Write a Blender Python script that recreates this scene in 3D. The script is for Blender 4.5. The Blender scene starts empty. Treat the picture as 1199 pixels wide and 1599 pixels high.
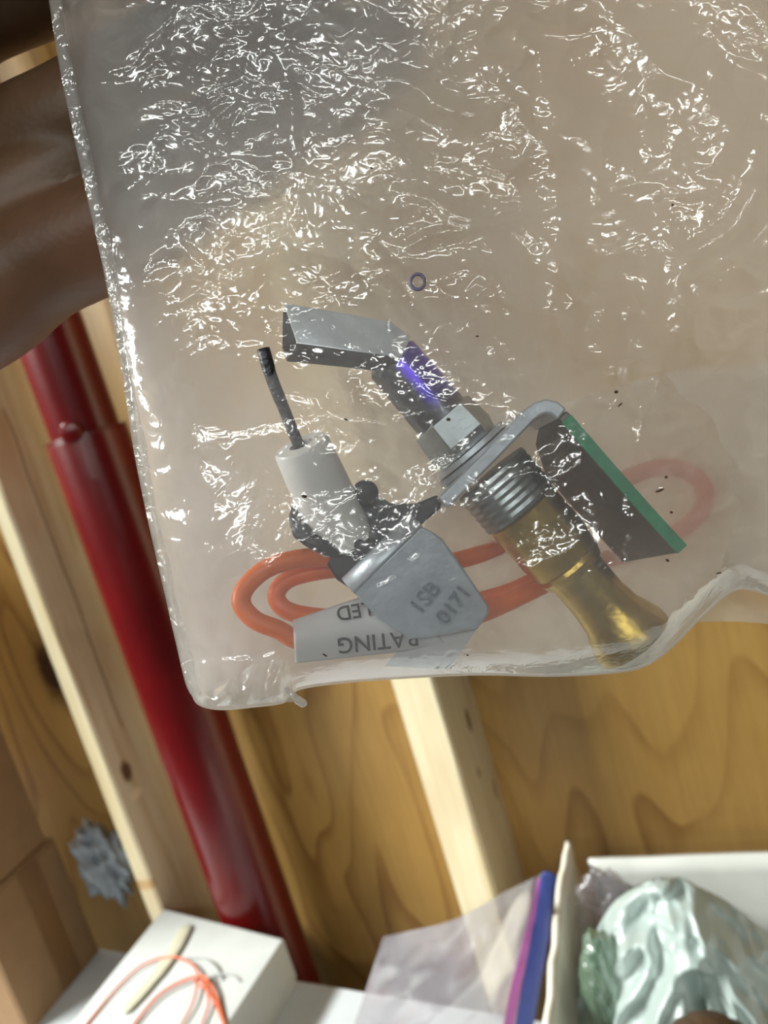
import bpy, bmesh, math, random
import numpy as np
from mathutils import Vector, Matrix

# ------------------------------------------------------------------ camera, world, lights, exposure
sc = bpy.context.scene
col = sc.collection
CAMZ = 1.5
F = 1255.0; CX, CY = 599.5, 799.5; W, H = 1199.0, 1599.0
YAW, PITCH, ROLL = math.radians(22.0), math.radians(-10.3), math.radians(16.4)
fwd = Vector((-math.sin(YAW)*math.cos(PITCH), math.cos(YAW)*math.cos(PITCH), math.sin(PITCH)))
right0 = Vector((math.cos(YAW), math.sin(YAW), 0)); up0 = right0.cross(fwd)
right = math.cos(ROLL)*right0 - math.sin(ROLL)*up0
up = math.sin(ROLL)*right0 + math.cos(ROLL)*up0
CAM = Vector((0, 0, CAMZ))
def frame(origin):
    m = Matrix.Identity(4)
    for i in range(3):
        m[i][0], m[i][1], m[i][2], m[i][3] = right[i], up[i], -fwd[i], origin[i]
    return m
cd = bpy.data.cameras.new('camera'); cam = bpy.data.objects.new('camera', cd); col.objects.link(cam)
cam.matrix_world = frame(CAM)
cd.sensor_fit = 'VERTICAL'; cd.sensor_height = 24.0; cd.lens = F/H*24.0
cd.clip_start = 0.005; cd.clip_end = 50
D0 = 0.115                                   # lens to the middle of the bag
cd.dof.use_dof = True; cd.dof.focus_distance = D0 - 0.006; cd.dof.aperture_fstop = 21
sc.camera = cam

world = bpy.data.worlds.new('world'); sc.world = world; world.use_nodes = True
bgn = world.node_tree.nodes['Background']
bgn.inputs[0].default_value = (1.0, 0.97, 0.93, 1); bgn.inputs[1].default_value = 0.03

def area_light(name, loc, sx, sy, power, target, color):
    l = bpy.data.lights.new(name, 'AREA'); l.shape = 'RECTANGLE'; l.size = sx; l.size_y = sy
    l.energy = power; l.color = color
    o = bpy.data.objects.new(name, l); col.objects.link(o); o.location = loc
    d = Vector(target) - Vector(loc); o.rotation_euler = d.to_track_quat('-Z', 'Y').to_euler()
    return o
LC = (0.955, 1.0, 0.955)
area_light('unseen_lamp', (-1.6, -0.06, 2.12), 1.0, 0.10, 80, (-0.8, 0.1, 0.2), LC)
for lx, ly in ((-0.6, -1.9), (0.15, -1.45), (1.25, -1.75), (0.6, -2.8)):
    area_light('unseen_lamp', (lx, ly, 2.42), 0.8, 0.035, 6.8, (lx, ly+0.7, 0), LC)  # unseen lamps added behind the camera to spread glints over the film
area_light('unseen_lamp', (0.45, -0.62, 2.42), 0.6, 0.03, 1.7, (0.45, -0.4, 0), LC)  # small unseen overhead lamp, added for glints above the burner
sc.view_settings.view_transform = 'Standard'; sc.view_settings.look = 'None'
sc.view_settings.gamma = 1.0; sc.view_settings.use_curve_mapping = False
sc.view_settings.exposure = 0.27
sc.cycles.max_bounces = 7; sc.cycles.transparent_max_bounces = 14
sc.cycles.diffuse_bounces = 3; sc.cycles.glossy_bounces = 3
sc.cycles.use_denoising = True; sc.cycles.use_adaptive_sampling = True; sc.cycles.adaptive_threshold = 0.045
sc.cycles.sample_clamp_indirect = 6.0

random.seed(4); rng = np.random.default_rng(7)

# ------------------------------------------------------------------ helpers
def lin(c):
    return tuple(((v/255)/12.92 if v/255 <= 0.04045 else ((v/255+0.055)/1.055)**2.4) for v in c) + (1.0,)

class NT:
    def __init__(s, name):
        s.m = bpy.data.materials.new(name); s.m.use_nodes = True
        s.t = s.m.node_tree; s.t.nodes.clear()
        s.out = s.t.nodes.new('ShaderNodeOutputMaterial')
    def n(s, typ, ins=None, **kw):
        nd = s.t.nodes.new(typ)
        for k, v in kw.items(): setattr(nd, k, v)
        for k, v in (ins or {}).items():
            sock = nd.inputs[k]
            if isinstance(v, bpy.types.NodeSocket): s.t.links.new(v, sock)
            else: sock.default_value = v
        return nd
    def math(s, op, a, b=0.0, c=0.0, clamp=False):
        nd = s.n('ShaderNodeMath', {0: a, 1: b, 2: c}, operation=op); nd.use_clamp = clamp
        return nd.outputs[0]
    def vmul(s, v, k): return s.n('ShaderNodeVectorMath', {0: v, 1: k}, operation='MULTIPLY').outputs[0]
    def vadd(s, v, k): return s.n('ShaderNodeVectorMath', {0: v, 1: k}, operation='ADD').outputs[0]
    def obj(s): return s.n('ShaderNodeTexCoord').outputs['Object']
    def noise(s, v, scale, detail=3, rough=0.55, dist=0.0):
        return s.n('ShaderNodeTexNoise', {'Vector': v, 'Scale': scale, 'Detail': detail, 'Roughness': rough, 'Distortion': dist}).outputs[0]
    def ramp(s, fac, stops):
        r = s.n('ShaderNodeValToRGB', {0: fac}); e = r.color_ramp.elements
        while len(e) < len(stops): e.new(0.5)
        for el, (p, c) in zip(e, stops): el.position = p; el.color = c
        return r.outputs[0]
    def mix(s, fac, a, b, blend='MIX'):
        nd = s.n('ShaderNodeMix', data_type='RGBA', blend_type=blend)
        for idx, v in ((0, fac), (6, a), (7, b)):
            if isinstance(v, bpy.types.NodeSocket): s.t.links.new(v, nd.inputs[idx])
            else: nd.inputs[idx].default_value = v
        return nd.outputs[2]
    def bump(s, h, strength=0.3, dist=0.001, normal=None):
        ins = {'Strength': strength, 'Distance': dist, 'Height': h}
        if normal is not None: ins['Normal'] = normal
        return s.n('ShaderNodeBump', ins).outputs[0]
    def bsdf(s, color, rough=0.5, metal=0.0, normal=None, **kw):
        ins = {'Base Color': color, 'Roughness': rough, 'Metallic': metal}; ins.update(kw)
        if normal is not None: ins['Normal'] = normal
        b = s.n('ShaderNodeBsdfPrincipled', ins)
        s.t.links.new(b.outputs[0], s.out.inputs[0]); return b
    def surf(s, sock): s.t.links.new(sock, s.out.inputs[0])

def simple(name, c, rough=0.5, metal=0.0, nscale=60, var=0.18, bump=0.15, bdist=0.0004, **kw):
    t = NT(name); v = t.obj(); n = t.noise(v, nscale, 4)
    base = lin(c); dark = tuple(x*(1-var) for x in base[:3]) + (1,); lite = tuple(min(1, x*(1+var)) for x in base[:3]) + (1,)
    cc = t.ramp(n, [(0.3, dark), (0.7, lite)])
    t.bsdf(cc, rough, metal, t.bump(t.noise(v, nscale*2.5, 3), bump, bdist), **kw)
    return t.m

def mesh_obj(name, verts, faces, mat, parent=None, smooth=False, mw=None):
    me = bpy.data.meshes.new(name); me.from_pydata([tuple(v) for v in verts], [], [tuple(f) for f in faces]); me.update()
    bm = bmesh.new(); bm.from_mesh(me); bmesh.ops.recalc_face_normals(bm, faces=bm.faces); bm.to_mesh(me); bm.free()
    me.materials.append(mat)
    if smooth:
        for p in me.polygons: p.use_smooth = True
    o = bpy.data.objects.new(name, me); col.objects.link(o)
    if parent: o.parent = parent
    if mw is not None: o.matrix_world = mw
    return o

def empty(name, mw=None, loc=None):
    o = bpy.data.objects.new(name, None); col.objects.link(o); o.empty_display_size = 0.02
    if mw is not None: o.matrix_world = mw
    if loc is not None: o.location = loc
    return o
def tag(o, label, cat, group=None):
    o['label'] = label; o['category'] = cat
    if group: o['group'] = group
    return o
def struct(o, label=None):
    o['kind'] = 'structure'
    if label: o['label'] = label
    return o
def bevel(o, w, seg=2, angle=35):
    m = o.modifiers.new('bevel', 'BEVEL'); m.width = w; m.segments = seg; m.limit_method = 'ANGLE'; m.angle_limit = math.radians(angle)
    for p in o.data.polygons: p.use_smooth = True
    try:
        o.data.set_sharp_from_angle(angle=math.radians(40))
    except Exception: pass
    return o

def catmull(pts, n=8):
    pts = [np.array(p, float) for p in pts]; out = []
    P = [2*pts[0]-pts[1]] + pts + [2*pts[-1]-pts[-2]]
    for i in range(1, len(P)-2):
        p0, p1, p2, p3 = P[i-1], P[i], P[i+1], P[i+2]
        for k in range(n):
            t = k/n
            out.append(0.5*((2*p1)+(-p0+p2)*t+(2*p0-5*p1+4*p2-p3)*t*t+(-p0+3*p1-3*p2+p3)*t**3))
    out.append(pts[-1]); return np.array(out)

def tube_geo(path, radii, seg=14, cap_round=False, flat=1.0, flat_axis=(0, 0, 1)):
    path = np.array(path, float); n = len(path)
    radii = np.array(radii, float) if np.ndim(radii) else np.full(n, radii)
    T = np.gradient(path, axis=0); T /= np.linalg.norm(T, axis=1)[:, None] + 1e-12
    a = np.array(flat_axis, float)
    if abs(T[0] @ a) > 0.95: a = np.array([1.0, 0, 0]) if abs(T[0][0]) < 0.9 else np.array([0, 1.0, 0])
    verts = []; faces = []
    u = a - T[0]*(a @ T[0]); u /= np.linalg.norm(u)
    rings = []
    for i in range(n):
        u = u - T[i]*(u @ T[i]); u /= np.linalg.norm(u); w = np.cross(T[i], u)
        rings.append((path[i], radii[i], u.copy(), w, T[i]))
    if cap_round:
        def cap(r, sgn):
            c, R, u_, w_, t_ = r; out = []
            for k in (80, 60, 40, 20):
                an = math.radians(k); out.append((c + t_*sgn*R*math.sin(an), R*math.cos(an), u_, w_, t_))
            return out
        rings = cap(rings[0], -1) + rings + cap(rings[-1], 1)[::-1]
    for c, R, u_, w_, t_ in rings:
        for k in range(seg):
            an = 2*math.pi*k/seg
            verts.append(c + R*(flat*math.cos(an)*u_ + math.sin(an)*w_))
    m = len(rings)
    for i in range(m-1):
        for k in range(seg):
            faces.append((i*seg+k, i*seg+(k+1) % seg, (i+1)*seg+(k+1) % seg, (i+1)*seg+k))
    faces.append(tuple(range(seg-1, -1, -1))); faces.append(tuple((m-1)*seg+k for k in range(seg)))
    return verts, faces
def tube(name, path, radii, mat, parent=None, seg=14, **kw):
    v, f = tube_geo(path, radii, seg, **kw); return mesh_obj(name, v, f, mat, parent, True)

def lathe(name, A, B, prof, mat, parent=None, seg=32, inner=None, smooth=True, twist=0.0):
    """profile [(t in metres along A->B, radius)], solid with end caps, or hollow with inner radius"""
    A = Vector(A); d = (Vector(B)-A).normalized()
    u = d.orthogonal().normalized(); w = d.cross(u)
    verts = []; faces = []; prof = list(prof)
    if inner: prof = prof + [(t, inner) for t, r in (prof[-1], prof[0])]
    for t, r in prof:
        for k in range(seg):
            an = 2*math.pi*k/seg + twist; verts.append(A + d*t + u*(r*math.cos(an)) + w*(r*math.sin(an)))
    m = len(prof); rng_ = m if inner else m-1
    for i in range(rng_):
        j = (i+1) % m
        for k in range(seg):
            faces.append((i*seg+k, i*seg+(k+1) % seg, j*seg+(k+1) % seg, j*seg+k))
    if not inner:
        faces.append(tuple(range(seg-1, -1, -1))); faces.append(tuple((m-1)*seg+k for k in range(seg)))
    o = mesh_obj(name, verts, faces, mat, parent, smooth)
    if smooth:
        try: o.data.set_sharp_from_angle(angle=math.radians(38))
        except Exception: pass
    return o

def prism(name, front, back, mat, parent=None, bw=0.0, seg=2):
    n = len(front); v = list(front)+list(back)
    f = [tuple(range(n)), tuple(range(2*n-1, n-1, -1))]
    for k in range(n): f.append((k, (k+1) % n, n+(k+1) % n, n+k))
    o = mesh_obj(name, v, f, mat, parent)
    if bw: bevel(o, bw, seg)
    return o

def box(name, x0, x1, y0, y1, z0, z1, mat, parent=None, bw=0.0):
    fr = [(x0, y0, z0), (x1, y0, z0), (x1, y0, z1), (x0, y0, z1)]
    bk = [(x, y1, z) for x, _, z in fr]
    return prism(name, fr, bk, mat, parent, bw)

# numpy gradient noise
def pnoise(x, y, seed=0):
    r = np.random.default_rng(seed); g = r.uniform(0, 2*np.pi, (256, 256))
    xi = np.floor(x).astype(int); yi = np.floor(y).astype(int); xf = x-xi; yf = y-yi
    def gr(ix, iy, dx, dy):
        a = g[ix % 256, iy % 256]; return np.cos(a)*dx+np.sin(a)*dy
    s = lambda t: t*t*t*(t*(t*6-15)+10)
    u, v = s(xf), s(yf)
    n00 = gr(xi, yi, xf, yf); n10 = gr(xi+1, yi, xf-1, yf); n01 = gr(xi, yi+1, xf, yf-1); n11 = gr(xi+1, yi+1, xf-1, yf-1)
    return (n00*(1-u)+n10*u)*(1-v)+(n01*(1-u)+n11*u)*v
def ridged(x, y, seed): return 0.5-2.0*np.abs(pnoise(x, y, seed))

def grid_mesh(name, P, mat, parent=None, smooth=True, mw=None, close=False):
    """P: array (nv, nu, 3)"""
    nv, nu = P.shape[:2]
    idx = np.arange(nv*nu).reshape(nv, nu)
    q = np.stack([idx[:-1, :-1], idx[:-1, 1:], idx[1:, 1:], idx[1:, :-1]], -1).reshape(-1, 4)
    me = bpy.data.meshes.new(name)
    me.vertices.add(nv*nu); me.vertices.foreach_set('co', P.reshape(-1).astype(np.float32))
    me.loops.add(q.size); me.loops.foreach_set('vertex_index', q.reshape(-1).astype(np.int32))
    me.polygons.add(len(q)); me.polygons.foreach_set('loop_start', np.arange(0, q.size, 4).astype(np.int32))
    me.polygons.foreach_set('use_smooth', np.full(len(q), smooth))
    me.update(calc_edges=True); me.validate()
    me.materials.append(mat)
    o = bpy.data.objects.new(name, me); col.objects.link(o)
    if parent: o.parent = parent
    if mw is not None: o.matrix_world = mw
    return o

def text_mesh(name, s, size, mat, mw, parent, extrude=0.0, rows=1.0, bold=0.0):
    c = bpy.data.curves.new(name, 'FONT'); c.body = s; c.size = size; c.extrude = extrude; c.space_line = rows; c.offset = bold
    c.align_x = 'CENTER'; c.align_y = 'CENTER'; c.resolution_u = 4
    t = bpy.data.objects.new(name, c); col.objects.link(t)
    dg = bpy.context.evaluated_depsgraph_get()
    me = bpy.data.meshes.new_from_object(t.evaluated_get(dg)); bpy.data.objects.remove(t)
    me.transform(mw); me.materials.clear(); me.materials.append(mat)
    o = bpy.data.objects.new(name, me); col.objects.link(o); o.parent = parent
    return o

# ------------------------------------------------------------------ materials of the room
def plywood():
    t = NT('plywood'); v = t.obj()
    s = t.vmul(v, (3.4, 1.0, 0.95))
    n = t.noise(s, 2.3, 1.5, 0.45, 0.35)
    rings = t.math('FRACT', t.math('MULTIPLY', n, 11.0))
    band = t.ramp(rings, [(0.0, (0.0,)*3+(1,)), (0.62, (0.10,)*3+(1,)), (0.86, (0.8,)*3+(1,)), (0.93, (1,)*3+(1,)), (1.0, (0,)*3+(1,))])
    wob = t.ramp(t.noise(t.vmul(v, (3, 1, 1)), 4.0, 2), [(0.38, (0.35,)*3+(1,)), (0.58, (1,)*3+(1,))])
    fine = t.noise(t.vmul(v, (60, 1, 2.2)), 3.0, 4, 0.65)
    c0 = t.mix(fine, lin((194, 154, 88)), lin((160, 122, 64)))
    c1 = t.mix(t.math('MULTIPLY', t.math('MULTIPLY', band, wob), 0.72), c0, lin((124, 80, 36)))
    blot = t.ramp(t.noise(v, 5.0, 3), [(0.35, (0.8,)*3+(1,)), (0.65, (1,)*3+(1,))])
    c2 = t.mix(1.0, c1, blot, 'MULTIPLY')
    # dark knot on the sheet behind the cartons
    def ell(cx_, cz_, rx, rz):
        sx = t.n('ShaderNodeSeparateXYZ', {0: v})
        dx = t.math('DIVIDE', t.math('SUBTRACT', sx.outputs[0], cx_), rx); dz = t.math('DIVIDE', t.math('SUBTRACT', sx.outputs[2], cz_), rz)
        d = t.math('SQRT', t.math('ADD', t.math('MULTIPLY', dx, dx), t.math('MULTIPLY', dz, dz)))
        d = t.math('ADD', d, t.math('MULTIPLY', t.math('SUBTRACT', t.noise(v, 60, 3), 0.5), 0.9))
        return t.math('SUBTRACT', 1.0, t.math('SMOOTH_MIN', d, 1.0, 0.3), clamp=True)
    c2 = t.mix(t.math('MULTIPLY', ell(-0.755, CAMZ-0.24, 0.022, 0.06), 1.6, clamp=True), c2, lin((60, 34, 16)))
    t.bsdf(c2, 0.42, 0, t.bump(fine, 0.12, 0.0006))
    return t.m
def pine(name, knots=(), crack=None):
    t = NT(name); v = t.obj(); sx = t.n('ShaderNodeSeparateXYZ', {0: v})
    g = t.noise(t.vmul(v, (28, 28, 1.3)), 2.2, 3, 0.6, 0.6)
    c = t.ramp(g, [(0.3, lin((222, 206, 166))), (0.52, lin((232, 218, 184))), (0.72, lin((212, 190, 146)))])
    blot = t.noise(t.vmul(v, (6, 6, 2)), 3, 2)
    c = t.mix(t.ramp(blot, [(0.5, (0, 0, 0, 1)), (0.72, (0.55,)*3+(1,))]), c, lin((206, 164, 116)))
    for (y, z, ry, rz, cc) in knots:
        dy = t.math('DIVIDE', t.math('SUBTRACT', sx.outputs[1], y), ry); dz = t.math('DIVIDE', t.math('SUBTRACT', sx.outputs[2], z), rz)
        d = t.math('SQRT', t.math('ADD', t.math('MULTIPLY', dy, dy), t.math('MULTIPLY', dz, dz)))
        d = t.math('ADD', d, t.math('MULTIPLY', t.math('SUBTRACT', t.noise(v, 160, 3), 0.5), 0.7))
        f = t.math('MULTIPLY', t.math('SUBTRACT', 1.15, d, clamp=True), 2.2, clamp=True)
        c = t.mix(f, c, lin(cc))
    if crack:
        y, w, z0, z1 = crack
        wy = t.math('ADD', sx.outputs[1], t.math('MULTIPLY', t.math('SUBTRACT', t.noise(t.vmul(v, (1, 1, 1)), 14, 2), 0.5), 0.008))
        f = t.math('MULTIPLY', t.math('LESS_THAN', t.math('ABSOLUTE', t.math('SUBTRACT', wy, y)), w),
                   t.math('MULTIPLY', t.math('GREATER_THAN', sx.outputs[2], z0), t.math('LESS_THAN', sx.outputs[2], z1)))
        c = t.mix(t.math('MULTIPLY', f, 0.75), c, lin((120, 80, 44)))
    t.bsdf(c, 0.6, 0, t.bump(g, 0.12, 0.0008))
    return t.m
def cardboard(name, c):
    t = NT(name); v = t.obj()
    n = t.noise(v, 40, 4); fl = t.noise(t.vmul(v, (1, 1, 130)), 3, 1)
    b = lin(c)
    cc = t.ramp(n, [(0.3, tuple(x*0.88 for x in b[:3])+(1,)), (0.7, b)])
    t.bsdf(cc, 0.75, 0, t.bump(fl, 0.12, 0.0006)); return t.m
M_ply = plywood()
M_white_board = simple('white_board', (182, 186, 190), 0.5, nscale=25, var=0.05)
M_white_card = simple('white_card', (176, 178, 176), 0.6, nscale=30, var=0.06)
M_carton_white = simple('carton_white', (206, 206, 200), 0.6, nscale=30, var=0.06)
M_card_worn = simple('worn_white_card', (226, 218, 202), 0.75, nscale=45, var=0.12, bump=0.4, bdist=0.001)
M_card = cardboard('brown_cardboard', (134, 102, 68))
M_tape = simple('packing_tape', (112, 80, 48), 0.3, nscale=30, var=0.08)
M_red = simple('red_paint', (86, 5, 8), 0.26, nscale=18, var=0.14, bump=0.25, bdist=0.0008)
M_conc = simple('concrete', (104, 102, 98), 0.8, nscale=6)
M_plaster = simple('plaster', (138, 122, 100), 0.8, nscale=6, var=0.04)

# ------------------------------------------------------------------ the room
R = lambda x, y, z: (x, y, z+CAMZ)
struct(box('wall_back', -3.2, 3.2, 0.70, 0.72, 0.0, 2.5, M_ply), 'varnished plywood sheet wall with swirling brown grain')
struct(box('floor', -3.2, 3.2, -4.0, 0.70, -0.05, 0.0, M_conc))
struct(box('ceiling', -3.2, 3.2, -4.0, 0.72, 2.5, 2.55, M_plaster))

def stud(name, x0, x1, mat, label, w=None):
    n = 90; rows = []
    y0, y1 = 0.61, 0.70
    verts = []; faces = []
    zz = np.linspace(0.0, 2.5, n)
    wob = pnoise(zz*9, zz*0+3.3, 11)*0.0022+pnoise(zz*28, zz*0+1.3, 12)*0.0012
    for z, a in zip(zz, wob):     # waney right arris
        verts += [(x0, y0, z), (x1-0.0025+a, y0, z), (x1, y0+0.003+a*0.6, z), (x1, y1, z), (x0, y1, z)]
    for i in range(n-1):
        for k in range(5):
            faces.append((i*5+k, i*5+(k+1) % 5, i*5+5+(k+1) % 5, i*5+5+k))
    faces.append((4, 3, 2, 1, 0)); faces.append(tuple((n-1)*5+k for k in range(5)))
    return struct(mesh_obj(name, verts, faces, mat), label)
M_pine_a = pine('pine_centre', [(0.668, CAMZ-0.345, 0.006, 0.013, (122, 100, 72)), (0.655, CAMZ-0.392, 0.004, 0.006, (176, 140, 108)), (0.685, CAMZ-0.43, 0.005, 0.012, (190, 160, 124))])
M_pine_b = pine('pine_edge', [(0.633, CAMZ-0.343, 0.008, 0.013, (112, 80, 54)), (0.634, CAMZ-0.372, 0.010, 0.006, (246, 226, 190)), (0.611, CAMZ-0.468, 0.006, 0.006, (206, 168, 120))],
                crack=(0.650, 0.0012, CAMZ-0.30, CAMZ+0.06))
stud('trim_1', -0.285, -0.247, M_pine_a, 'pale pine wall stud showing its front edge and right side')
stud('trim_2', -0.649, -0.630, M_pine_b, 'pale pine board on edge beside the red pipe')

# red pipe
px_, py_ = -0.527, 0.632
pipe = empty('red_pipe', loc=(px_, py_, 0.0)); tag(pipe, 'glossy red painted steel pipe standing against the plywood wall', 'pipe')
zj = CAMZ+0.012
lathe('upper_pipe', (0, 0, zj-0.05), (0, 0, 3), [(0, 0.0325), (2.5-zj+0.05, 0.0325)], M_red, pipe, 48)
lathe('lower_sleeve', (0, 0, 0), (0, 0, 3), [(0, 0.0385), (zj-0.004, 0.0385), (zj-0.001, 0.0378), (zj, 0.036), (zj+0.0005, 0.0325)], M_red, pipe, 48)
lathe('weld_rim', (0, 0, zj-0.0012), (0, 0, 3), [(0, 0.0384), (0.0010, 0.0391), (0.0022, 0.0389), (0.0032, 0.034)], M_red, pipe, 48)
rv = empty_dir = Vector((0.36, -0.93, 0)).normalized()
lathe('rivet', rv*0.032+Vector((0, 0, zj+0.005)), rv*1+Vector((0, 0, zj+0.005)), [(0, 0.0105), (0.006, 0.0105), (0.0090, 0.0085), (0.0105, 0.0035)], M_red, pipe, 24)

# shelf board under everything
e0 = Vector((-0.71, 0.607)); e1 = Vector((-0.38, 0.559)); ed = (e1-e0).normalized(); en = Vector((ed.y, -ed.x))
pl = [e0-ed*0.6, e0+ed*1.05, e0+ed*1.05+en*0.42, e0-ed*0.6+en*0.42]
zs = CAMZ-0.55
shelf = empty('shelf_board', loc=(0, 0, 0)); tag(shelf, 'flat white shelf board under the boxes', 'shelf')
o = prism('board', [(p.x, p.y, zs) for p in pl], [(p.x, p.y, zs-0.018) for p in pl], M_white_board, shelf, 0.002)
for k in (0.05, 0.95):
    for m_ in (0.04, 0.92):
        c = pl[0].lerp(pl[1], k)+en*0.42*m_
        box('leg', c.x-0.02, c.x+0.02, c.y-0.02, c.y+0.02, 0.0, zs-0.018, M_white_board, shelf, 0.002)

# cartons at the left
def carton(name, x0, x1, y0, y1, z0, z1, label, tape):
    e = empty(name, loc=((x0+x1)/2, (y0+y1)/2, z0)); tag(e, label, 'box')
    hx, hy, h = (x1-x0)/2, (y1-y0)/2, z1-z0; t = 0.004
    box('side_panel', hx-t, hx, -hy, hy, 0, h, M_card, e, 0.0015)
    box('side_panel', -hx, -hx+t, -hy, hy, 0, h, M_card, e, 0.0015)
    box('end_panel', -hx+t, hx-t, hy-t, hy, 0, h, M_card, e, 0.0015)
    box('end_panel', -hx+t, hx-t, -hy, -hy+t, 0, h, M_card, e, 0.0015)
    box('top_flap', -hx, -0.001, -hy, hy, h, h+t, M_card, e, 0.0015)
    box('top_flap', 0.001, hx, -hy, hy, h, h+t, M_card, e, 0.0015)
    box('bottom_panel', -hx+t, hx-t, -hy+t, hy-t, 0, t, M_card, e)
    if tape:
        box('tape', hx-0.0002, hx+0.0006, -hy*tape[1], -hy*tape[0], 0.002, h, M_tape, e)
    return e
carton('cardboard_carton', -1.05, -0.736, 0.495, 0.606, zs, CAMZ-0.403, 'brown cardboard carton with tape on its side, lower of the two at left', (-0.45, 0.05))
carton('cardboard_carton', -1.04, -0.738, 0.525, 0.598, CAMZ-0.398, CAMZ+0.06, 'brown cardboard carton, upper of the two at left', None)

# long white box with wire on it
A, B = Vector((-0.630, 0.613)), Vector((-0.454, 0.568))
C, D = A+Vector((-0.004, -0.30)), B+Vector((-0.022, -0.29))
zt = CAMZ-0.50
wb = empty('white_box', loc=(0, 0, 0)); tag(wb, 'long white lidded box with orange wire lying on it', 'box')
q = [A, B, D, C]
ctr = (A+B+C+D)/4
ins = [ctr+(p-ctr)*0.985 for p in q]
prism('body', [(p.x, p.y, zs) for p in ins], [(p.x, p.y, zt-0.002) for p in ins], M_white_card, wb, 0.001)
prism('lid', [(p.x, p.y, zt) for p in q], [(p.x, p.y, zt-0.044) for p in q], M_white_card, wb, 0.0025, 3)

# ------------------------------------------------------------------ things on the white box
def onz(px, py, z):   # a point of the photograph's frame on a level z below the lens
    r = fwd+right*((px-CX)/F)-up*((py-CY)/F); k = z/r.z; return Vector((r.x*k, r.y*k, z+CAMZ))
M_wire = simple('orange_wire', (196, 88, 48), 0.45, nscale=200, var=0.1)
M_grey_line = simple('grey_line', (150, 150, 148), 0.5)
M_rubber = simple('beige_rubber', (176, 172, 152), 0.6, nscale=120, var=0.06)
def box_wire(name, pts, r, mat, parent):
    P = [onz(x, y, -0.498+h*0.001) for x, y, h in pts]
    return tube(name, catmull(P, 8), r, mat, parent, 10)
wc = empty('wire_coil', loc=onz(320, 1530, -0.5)); tag(wc, 'thin orange wire loops tied together on the white box', 'wire')
def lw(name, pts, r, mat):
    c = wc.location; P = [onz(x, y, -0.4985+h*0.001)-c for x, y, h in pts]
    return tube(name, catmull(P, 8), r, mat, wc, 10)
lw('wire_loop', [(90, 1660, 0), (140, 1594, 0), (185, 1540, 1), (225, 1506, 2), (268, 1494, 3), (300, 1506, 3), (314, 1530, 3), (335, 1565, 2), (352, 1610, 0), (355, 1660, 0)], 0.0011, M_wire)
lw('wire_loop', [(180, 1650, 0), (212, 1597, 1), (248, 1555, 2), (286, 1532, 3), (315, 1526, 4), (333, 1545, 3), (345, 1580, 1), (362, 1640, 0)], 0.0014, M_wire)
lw('wire_loop', [(250, 1660, 0), (284, 1600, 1), (302, 1565, 2), (309, 1532, 3)], 0.0010, M_wire)
lw('wire_loop', [(300, 1660, 0), (316, 1600, 1), (326, 1565, 2), (318, 1532, 3)], 0.0010, M_wire)
lw('wire_tie', [(304, 1533, 4), (310, 1524, 6), (318, 1524, 6.5), (325, 1532, 5), (322, 1540, 3.5), (312, 1540, 3), (304, 1533, 4)], 0.0011, M_wire)
gw = empty('grey_curves', loc=onz(340, 1510, -0.5)); tag(gw, 'thin grey curves beside the orange wire', 'wire')
for pts in ([(292, 1495, 0), (315, 1496, 2), (335, 1508, 2), (348, 1530, 0)], [(322, 1530, 0), (340, 1521, 2), (362, 1523, 1), (375, 1532, 0)]):
    P = [onz(x, y, -0.499+h*0.001)-gw.location for x, y, h in pts]
    tube('lead', catmull(P, 8), 0.0009, M_grey_line, gw, 8)  # thin grey curves lying on the lid
P = [onz(x, y, -0.4975) for x, y in ((288, 1452), (275, 1478), (255, 1508), (225, 1545), (200, 1572))]
c0 = P[0].copy()
bs = tube('rubber_strip', catmull([p-c0 for p in P], 8), [0.0078]*20+[0.007]*13, M_rubber, None, 14, cap_round=True, flat=0.2, flat_axis=(0, 0, 1))
bs.location = c0; tag(bs, 'pale beige flexible strip lying on the white box', 'strip')

# ------------------------------------------------------------------ film materials
def film(name, haze, tint, gloss=1.0, rough=0.14, bscale=260, bstr=0.5, bdist=0.0006, hz_var=0.35, trans=0.6, cloud=60, clear=(1, 1, 1), frost=0.0):
    t = NT(name); v = t.obj()
    n1 = t.noise(v, bscale, 1.5, 0.5, 0.8)
    nor = t.bump(t.math('ABSOLUTE', t.math('SUBTRACT', n1, 0.5)), bstr, bdist)
    hz = haze
    if hz_var:
        hz = t.math('MULTIPLY', haze, t.math('ADD', 1.0-hz_var*0.5, t.math('MULTIPLY', t.noise(v, cloud, 2, 0.6), hz_var)), clamp=True)
    tr = t.n('ShaderNodeBsdfTransparent', {0: tuple(clear)+(1,)})
    df = t.n('ShaderNodeBsdfDiffuse', {0: lin(tint), 'Normal': nor})
    tl = t.n('ShaderNodeBsdfTranslucent', {0: lin(tint), 'Normal': nor})
    dt = t.n('ShaderNodeMixShader', {0: trans, 1: df.outputs[0], 2: tl.outputs[0]})
    if frost:
        rf = t.n('ShaderNodeBsdfRefraction', {0: lin(tint), 'Roughness': 0.6, 'IOR': 1.4, 'Normal': nor})
        dt = t.n('ShaderNodeMixShader', {0: frost, 1: dt.outputs[0], 2: rf.outputs[0]})
    m1 = t.n('ShaderNodeMixShader', {0: hz, 1: tr.outputs[0], 2: dt.outputs[0]})
    fr = t.n('ShaderNodeFresnel', {0: 1.5, 1: nor})
    gl = t.n('ShaderNodeBsdfGlossy', {0: (1, 1, 1, 1), 1: rough, 'Normal': nor})
    m2 = t.n('ShaderNodeMixShader', {0: t.math('MINIMUM', t.math('MULTIPLY', fr.outputs[0], gloss), 0.25), 1: m1.outputs[0], 2: gl.outputs[0]})
    t.surf(m2.outputs[0]); return t.m
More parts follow.
